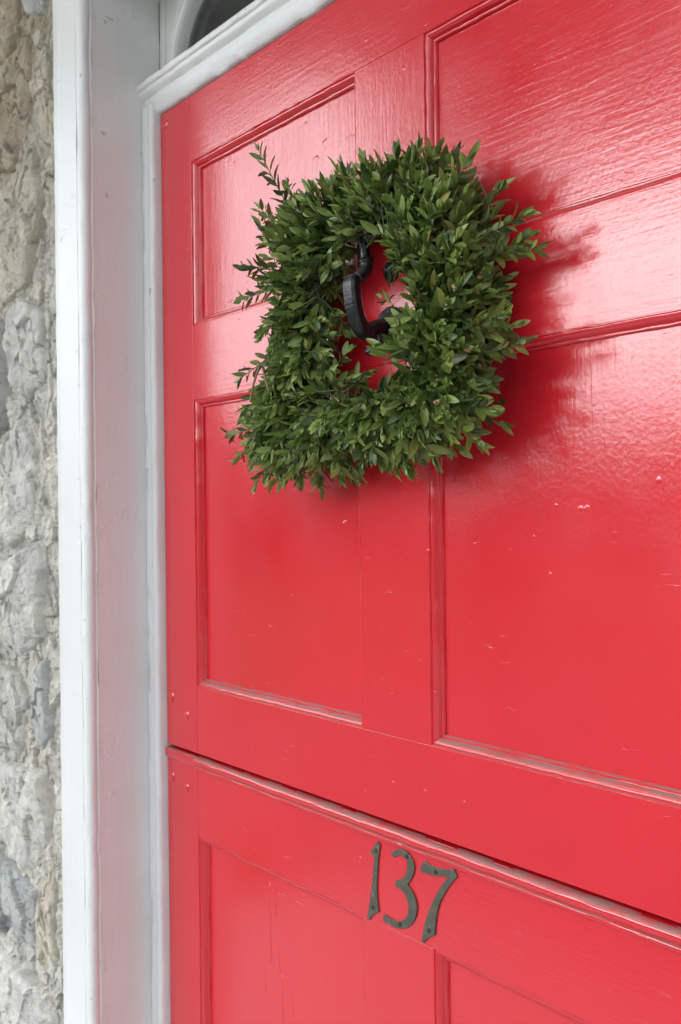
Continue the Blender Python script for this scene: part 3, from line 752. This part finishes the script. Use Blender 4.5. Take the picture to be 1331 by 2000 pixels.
for i in range(len(rows)-1):
    for k in range(8): F.append((i*8+k, i*8+(k+1) % 8, (i+1)*8+(k+1) % 8, (i+1)*8+k))
F.append(tuple(range(8))); F.append(tuple(range((len(rows)-1)*8, len(rows)*8)))
o = mb.add(V, F).build('handle', M['iron'], kn)
md = o.modifiers.new('round', 'BEVEL'); md.width = 0.0014; md.segments = 2; md.limit_method = 'ANGLE'; md.angle_limit = rad(25); auto_smooth(o, 60)
# striking boss and curled tail
mb = MB().tube(cr([(KX, -0.036, 1.693), (KX, -0.029, 1.698), (KX, -0.022, 1.7005), (KX, -0.013, 1.7015)], 5), [0.0088]*4+[0.0086]*5+[0.0092]*5+[0.0098, 0.0085], 14)
mb.build('hammer', M['iron'], kn, True)
pc = cr([np.array(q) for q in [(KX, -0.034, 1.692, 0.0080), (KX, -0.0290, 1.6865, 0.0062), (KX, -0.0270, 1.6805, 0.0046), (KX, -0.0272, 1.6755, 0.0052), (KX, -0.0310, 1.6722, 0.0064), (KX, -0.0352, 1.6722, 0.0060), (KX, -0.0378, 1.6730, 0.0036)]], 5)
MB().tube([p[:3] for p in pc], [(p[3]*1.15, p[3]) for p in pc], 12, flat=(1, 0, 0)).build('tail', M['iron'], kn, True)
# round striking plate and upper mounting rose
o = MB().lathe([(0.0265, -0.001), (0.0268, 0.0015), (0.0255, 0.0032), (0.0225, 0.0040), (0.0215, 0.0032), (0.0185, 0.0036), (0.0165, 0.0062), (0.0125, 0.0095), (0.0075, 0.0108), (0.001, 0.0110)], (KX, 0.0, 1.7010), n=40).build('strike_plate', M['iron'], kn, True)
MB().tube([(KX, 0.0, 1.812), (KX, -0.012, 1.815), (KX, -0.024, 1.818)], [0.010, 0.008, 0.0075], 14).build('shank', M['iron'], kn, True)
o = MB().lathe([(0.0135, -0.001), (0.0138, 0.002), (0.0120, 0.0045), (0.0085, 0.0065), (0.0040, 0.0078), (0.001, 0.0080)], (KX+0.004, 0.0, 1.7700), n=36).build('rose', M['iron'], kn, True)

# ------------------------------------------------------------------ boxwood wreath
wr = empty('boxwood_wreath', (-0.89, -0.055, 1.58), 'square green boxwood wreath hanging on the red door', 'wreath')
NODES = [  # centre line (x, z), tube radius, growth direction (x, z)
    ((-0.980, 1.795), 0.058, (-0.75, 0.35)),
    ((-0.935, 1.818), 0.050, (-0.40, 0.75)),
    ((-0.860, 1.818), 0.048, (0.05, 0.90)),
    ((-0.795, 1.790), 0.062, (0.45, 0.85)),
    ((-0.762, 1.742), 0.062, (0.75, 0.65)),
    ((-0.770, 1.685), 0.060, (0.90, 0.30)),
    ((-0.778, 1.622), 0.062, (0.90, -0.20)),
    ((-0.840, 1.604), 0.056, (0.45, -0.75)),
    ((-0.930, 1.606), 0.058, (-0.15, -0.85)),
    ((-1.035, 1.602), 0.062, (-0.65, -0.60)),
    ((-1.012, 1.665), 0.066, (-0.50, -0.80)),
    ((-0.982, 1.738), 0.064, (-0.60, -0.70)),
]
YW0 = -0.047
def ring(u):
    n = len(NODES); u = (u % 1)*n; i = int(u); t = u-i
    g = lambda k: np.array([*NODES[k % n][0], NODES[k % n][1], *NODES[k % n][2]])
    a, b, c_, d = g(i-1), g(i), g(i+1), g(i+2)
    v = 0.5*((2*b)+(c_-a)*t+(2*a-5*b+4*c_-d)*t*t+(3*b-a-3*c_+d)*t**3)
    lin = b*(1-t)+c_*t
    return np.array([v[0], YW0, v[1]]), lin[2], np.array([lin[3], 0.0, lin[4]])

# leaf shapes: blade in local space, stalk at origin, +Y along the blade, +Z the upper face
def leaf_shape(length, width, fold, curl, twist, tipsharp):
    nu, nv = 4, 7; V = []; UV = []
    for j in range(nv+1):
        t = j/nv
        wd = width*0.5*(math.sin(math.pi*min(1, t**0.92)))**0.68*(1-tipsharp*t*t) if 0 < t < 1 else 0.0
        if j == 0: wd = width*0.05
        for i in range(nu+1):
            s = i/nu*2-1
            x = s*wd; y = length*t; z = fold*abs(s)**1.4*wd*1.0-curl*length*(t*t)*0.5
            a = twist*t; V.append((x*math.cos(a)-z*math.sin(a), y, x*math.sin(a)+z*math.cos(a))); UV.append((i/nu, t))
    F = []
    for j in range(nv):
        for i in range(nu):
            a = j*(nu+1)+i; F.append((a, a+1, a+nu+2, a+nu+1))
    return np.array(V), F, np.array(UV)
SHAPES = []
for k in range(14):
    SHAPES.append(leaf_shape(0.0182*(0.68+0.60*rng.random()), 0.0070*(0.78+0.48*rng.random()), rng.uniform(-0.05, 0.45), rng.uniform(-0.15, 0.45), rng.uniform(-0.35, 0.35), rng.uniform(0.02, 0.22)))
TINTS = [(0.1162, 0.1768, 0.035), (0.0717, 0.1162, 0.0258), (0.1525, 0.2243, 0.0454), (0.1907, 0.2664, 0.06), (0.0455, 0.08, 0.0211), (0.2536, 0.3332, 0.0806), (0.0678, 0.1036, 0.0288), (0.1907, 0.2243, 0.0471), (0.2365, 0.2172, 0.0386), (0.301, 0.371, 0.1008)]
TPROB = np.array([0.16, 0.18, 0.14, 0.11, 0.15, 0.08, 0.10, 0.04, 0.015, 0.02]); TPROB /= TPROB.sum()

LEAVES = []      # (shape, tint, 3x3, location)
STEMS = []       # polylines
BUDS = []
def unit(v): return v/(np.linalg.norm(v)+1e-12)
def sprig(base, d, length, bend, scale=1.0, bud=0.0, pale=0.0, young=False):
    n = max(4, int(length/0.0080)); d = unit(np.array(d, float)); p = np.array(base, float); pts = [p.copy()]
    roll = rng.random()*math.pi
    for k in range(n):
        d = unit(d+np.array(bend)*0.06+rng.normal(size=3)*0.035)
        p = p+d*length/n
        if p[1] > -0.004: p[1] = -0.004; d[1] = -abs(d[1])*0.5
        pts.append(p.copy())
        if k < 1: continue
        t = k/n; roll += math.pi/2+rng.normal()*0.2
        ref = np.array([0, 0, 1.0]) if abs(d[2]) < 0.9 else np.array([1.0, 0, 0])
        a = unit(np.cross(d, ref)); b = np.cross(d, a)
        last = k >= n-1
        for sg in ((1, -1)):
            side = (a*math.cos(roll)+b*math.sin(roll))*sg
            ang = rad((49 if not last else 22)-16*t+rng.normal()*8)
            y = unit(d*math.cos(ang)+side*math.sin(ang))
            zz = unit(d*math.sin(ang)-side*math.cos(ang))           # upper face looks along the stem
            # leaves turn their faces to the light: up and outwards
            zz = unit(zz+1.3*np.array([0.25, -0.85, 0.45])*rng.random()); zz = unit(zz-y*(zz@y))
            x = np.cross(y, zz)
            sc = scale*(0.72+0.42*math.sin(math.pi*min(1, 0.25+t*0.7)))*(0.85+0.3*rng.random())
            loc = p+y*0.0012
            tip = loc+y*0.021*sc
            if tip[1] > -0.002: continue
            tint = rng.choice(len(TINTS), p=TPROB)
            if k >= n-2 and rng.random() < 0.45: tint = rng.choice([2, 3, 5, 9])
            if rng.random() < pale: tint = rng.choice([3, 5, 9])
            LEAVES.append((int(rng.integers(len(SHAPES))), int(tint), np.stack([x, y, zz], 1)*sc, loc))
        if last:                                                     # closed bud pair at the very tip
            for sg in (1, -1):
                y = unit(d+0.22*sg*a); zz = unit(a*sg+0.1*b); zz = unit(zz-y*(zz@y)); x = np.cross(y, zz)
                if (p+y*0.015)[1] < -0.002: LEAVES.append((int(rng.integers(len(SHAPES))), int(rng.choice([3, 5, 2])), np.stack([x, y, zz], 1)*scale*0.62, p.copy()))
        if rng.random() < bud: BUDS.append((p+(a*rng.normal()+b*rng.normal())*0.002, 1.0+0.6*rng.random()))
    STEMS.append(pts)

NS = 980
BUNCH = rng.normal(size=(64, 3))*np.array([1, 0.6, 1])
for k in range(NS):
    u = (k+rng.random())/NS
    c_, R_, flow = ring(u)
    c2 = ring(u+0.002)[0]; tan_ = unit(c2-c_)
    out = unit(np.cross(tan_, np.array([0, 1.0, 0])))
    if out@(c_-np.array([-0.885, YW0, 1.715])) < 0: out = -out
    q = rng.random()
    th = rad(rng.uniform(-30, 210)) if q < 0.80 else (rad(rng.uniform(-80, -25)) if q < 0.94 else rad(rng.uniform(205, 250)))
    bunch = BUNCH[(int(u*21)*3+int((math.degrees(th)+90)//90)) % 64]
    rd = out*math.cos(th)+np.array([0, -1.0, 0])*math.sin(th)*0.78
    inner = max(0.0, -math.cos(th))
    d = unit(rd*0.66+flow*(1.2 if inner < 0.5 else 0.75)+bunch*0.20+rng.normal(size=3)*0.08)
    ln = R_*(0.92+0.40*rng.random())*(1.0 if inner < 0.3 else 0.66)
    base = c_+rd*R_*rng.uniform(0.0, 0.38)-d*ln*0.22+rng.normal(size=3)*0.006
    base[1] = min(base[1], -0.010)
    left = c_[0] < -0.99
    sprig(base, d, ln, (0, 0, -0.8 if left else -0.15), 0.98 if c_[0] < -0.8 else 1.08, bud=0.10 if (c_[0] > -0.92) else 0.015, pale=0.30 if (left and c_[2] > 1.63) else 0.07)
# the stray sprigs that give the outline its character: (base px in the wreath, tip) in x, y, z
STRAY = [((-0.995, -0.060, 1.840), (-1.072, -0.062, 1.952), 0.95), ((-0.985, -0.060, 1.845), (-1.030, -0.055, 1.905), 0.95), ((-1.02, -0.070, 1.835), (-1.085, -0.055, 1.882), 1.0), ((-1.03, -0.070, 1.81), (-1.092, -0.060, 1.858), 1.0),
         ((-1.03, -0.06, 1.79), (-1.118, -0.060, 1.802), 1.0), ((-1.03, -0.06, 1.77), (-1.118, -0.055, 1.776), 1.0), ((-0.795, -0.06, 1.820), (-0.750, -0.060, 1.862), 1.1), ((-0.805, -0.06, 1.82), (-0.776, -0.058, 1.868), 1.1), ((-0.79, -0.06, 1.81), (-0.730, -0.058, 1.848), 1.1), ((-0.82, -0.06, 1.825), (-0.812, -0.06, 1.870), 1.05),
         ((-0.755, -0.06, 1.79), (-0.705, -0.065, 1.835), 1.15), ((-0.725, -0.05, 1.75), (-0.640, -0.055, 1.770), 1.0), ((-0.72, -0.05, 1.740), (-0.632, -0.050, 1.735), 1.0), ((-0.72, -0.05, 1.73), (-0.638, -0.045, 1.745), 1.0),
         ((-0.73, -0.06, 1.665), (-0.646, -0.060, 1.670), 1.0), ((-0.73, -0.06, 1.645), (-0.640, -0.060, 1.636), 1.0), ((-0.73, -0.06, 1.655), (-0.650, -0.055, 1.652), 1.0), ((-0.755, -0.07, 1.61), (-0.678, -0.065, 1.578), 1.1), ((-0.76, -0.07, 1.60), (-0.692, -0.060, 1.558), 1.1), ((-0.78, -0.07, 1.605), (-0.700, -0.06, 1.592), 1.1), ((-0.81, -0.06, 1.585), (-0.755, -0.060, 1.540), 1.1), ((-0.83, -0.06, 1.585), (-0.805, -0.060, 1.530), 1.1),
         ((-1.04, -0.06, 1.600), (-1.155, -0.062, 1.588), 1.0), ((-1.04, -0.06, 1.590), (-1.140, -0.060, 1.562), 1.0), ((-1.035, -0.06, 1.585), (-1.095, -0.062, 1.520), 1.0), ((-1.00, -0.06, 1.59), (-1.040, -0.062, 1.520), 1.0), ((-0.95, -0.07, 1.585), (-0.960, -0.062, 1.522), 1.0), ((-0.92, -0.07, 1.585), (-0.915, -0.062, 1.528), 1.0),
         ((-1.05, -0.06, 1.69), (-1.132, -0.055, 1.660), 0.95), ((-1.05, -0.06, 1.66), (-1.134, -0.060, 1.620), 0.95),
         ((-0.995, -0.06, 1.700), (-0.932, -0.068, 1.690), 0.9), ((-0.99, -0.06, 1.660), (-0.926, -0.062, 1.650), 0.9), ((-0.98, -0.06, 1.635), (-0.905, -0.060, 1.648), 0.9), ((-0.98, -0.07, 1.680), (-0.930, -0.075, 1.668), 0.9), ((-0.985, -0.06, 1.720), (-0.935, -0.070, 1.715), 0.9),
         ((-0.955, -0.050, 1.645), (-0.918, -0.046, 1.672), 0.75), ((-0.80, -0.07, 1.700), (-0.838, -0.062, 1.724), 0.7)]
for a, b, sc in STRAY:
    a = np.array(a); b = np.array(b); sprig(a, b-a, float(np.linalg.norm(b-a)), (0, 0, 0.05), sc, bud=0.05)

# the opening is kept clear of leaves; it leans a little to the right as it goes in
def in_hole(p):
    x = p[0]+0.75*(p[1]+0.06)
    return abs((x+0.873)/0.041)**2.4+abs((p[2]-1.742)/0.058)**2.4 < 1
keep = [l for l in LEAVES[:-36] if not (in_hole(l[3]+l[2][:, 1]*0.020) or in_hole(l[3]))]+LEAVES[-36:]
LEAVES = keep
STEMS = [p for p in STEMS if not in_hole(p[-1])]
BUDS = [b for b in BUDS if not in_hole(b[0])]
# meshes of the leaves: one mesh per shape and tint, shared
cache = {}
def leaf_mesh(si, ti):
    if (si, ti) not in cache:
        V, F, UV = SHAPES[si]
        me = bpy.data.meshes.new('leaf'); me.from_pydata([tuple(v) for v in V], [], F)
        uvl = me.uv_layers.new(name='UVMap')
        li = np.zeros(len(me.loops), np.int32); me.loops.foreach_get('vertex_index', li); uvl.data.foreach_set('uv', UV[li].astype(np.float32).ravel())
        tint_mesh(me, np.array(TINTS[ti])); me.polygons.foreach_set('use_smooth', [True]*len(me.polygons)); me.materials.append(M['leaf']); cache[(si, ti)] = me
    return cache[(si, ti)]
# which leaves show: cast rays from the camera over the wreath and count the hits per leaf
allV = []; allF = []; own = []; off = 0
for k, (si, ti, A, loc) in enumerate(LEAVES):
    V, F, UV = SHAPES[si]; allV.append(V@A.T+loc); allF += [tuple(i+off for i in f) for f in F]; own += [k]*len(F); off += len(V)
AV = np.concatenate(allV)
bvh = BVHTree.FromPolygons([tuple(v) for v in AV.tolist()], allF)
hits = np.zeros(len(LEAVES), int); fpx = 35.0/24.0*1331
for py in range(230, 990, 3):
    for px in range(410, 1070, 3):
        dv = fw*fpx+RT*(px-665.5)-UP*(py-1000)
        h = bvh.ray_cast(Vector(CAM), Vector(dv/np.linalg.norm(dv)))
        if h[2] is not None: hits[own[h[2]]] += 1
best = set(np.argsort(-hits)[:300].tolist())
for k in sorted(best):
    si, ti, A, loc = LEAVES[k]
    o = bpy.data.objects.new('leaf', leaf_mesh(si, ti)); C.objects.link(o); o.parent = wr
    m4 = Matrix.Identity(4)
    for i in range(3):
        for j in range(3): m4[i][j] = A[i, j]
        m4[i][3] = loc[i]-wr.location[i]
    o.matrix_basis = m4
vs, fs, uvs, cols, off = [], [], [], [], 0
for k, (si, ti, A, loc) in enumerate(LEAVES):
    if k in best: continue
    V, F, UV = SHAPES[si]; vs.append(allV[k]); fs += [tuple(i+off for i in f) for f in F]; uvs.append(UV); off += len(V)
    cols.append(np.repeat(np.array([TINTS[ti]])*(0.85+0.3*rng.random()), len(V), 0))
me = bpy.data.meshes.new('foliage'); vs = np.concatenate(vs); me.from_pydata([tuple(v) for v in vs.tolist()], [], fs)
uvl = me.uv_layers.new(name='UVMap'); li = np.zeros(len(me.loops), np.int32); me.loops.foreach_get('vertex_index', li)
uvl.data.foreach_set('uv', np.concatenate(uvs)[li].astype(np.float32).ravel()); tint_mesh(me, np.concatenate(cols))
tag(link('foliage', me, M['leaf'], wr, True), kind='stuff')
mb = MB()
for pts in STEMS: mb.tube(pts, list(np.linspace(0.0011, 0.0006, len(pts))), 4, caps=False)
tag(mb.build('sprig_stems', M['stem'], wr, True, fix=False), kind='stuff')
# woody core bound into a ring
for q in range(5):
    pts = []
    ph = rng.random()*6.28
    for i in range(97):
        u = i/96; c_, R_, _ = ring(u); a = ph+u*2*math.pi*(2+q % 3); pts.append(c_+np.array([0, 0.010, 0])+np.array([0.010*math.cos(a), 0.010*math.sin(a), 0.010*math.sin(a)]))
    mb = MB().tube(pts, 0.0055, 6, caps=False); mb.build('vine_hoop', M['vine'], wr, True)
# bare woody twigs that show at the left corner
for pts in ([(-0.997, -0.12, 1.659), (-1.009, -0.12, 1.641), (-1.014, -0.12, 1.629), (-1.018, -0.12, 1.617)], [(-0.991, -0.12, 1.656), (-0.983, -0.12, 1.638), (-0.978, -0.12, 1.626)]):
    MB().tube(cr(pts, 4), 0.0014, 6).build('twig', M['twig'], wr, True)
# flower buds
bm = bmesh.new()
for k in range(5):
    d = unit(rng.normal(size=3)); mt = Matrix.Translation(Vector(d*0.0016))
    bmesh.ops.create_icosphere(bm, subdivisions=1, radius=0.0015*(0.8+0.4*rng.random()), matrix=mt)
bud_me = bpy.data.meshes.new('bud'); bm.to_mesh(bud_me); bm.free(); bud_me.materials.append(M['bud']); bud_me.polygons.foreach_set('use_smooth', [True]*len(bud_me.polygons))
for (p, s) in BUDS[:260]:
    o = bpy.data.objects.new('bud', bud_me); C.objects.link(o); o.parent = wr
    o.location = Vector(p)-wr.location; o.scale = (s, s, s); o.rotation_euler = (rng.random()*6, rng.random()*6, rng.random()*6)
print('leaves', len(LEAVES), 'buds', len(BUDS))
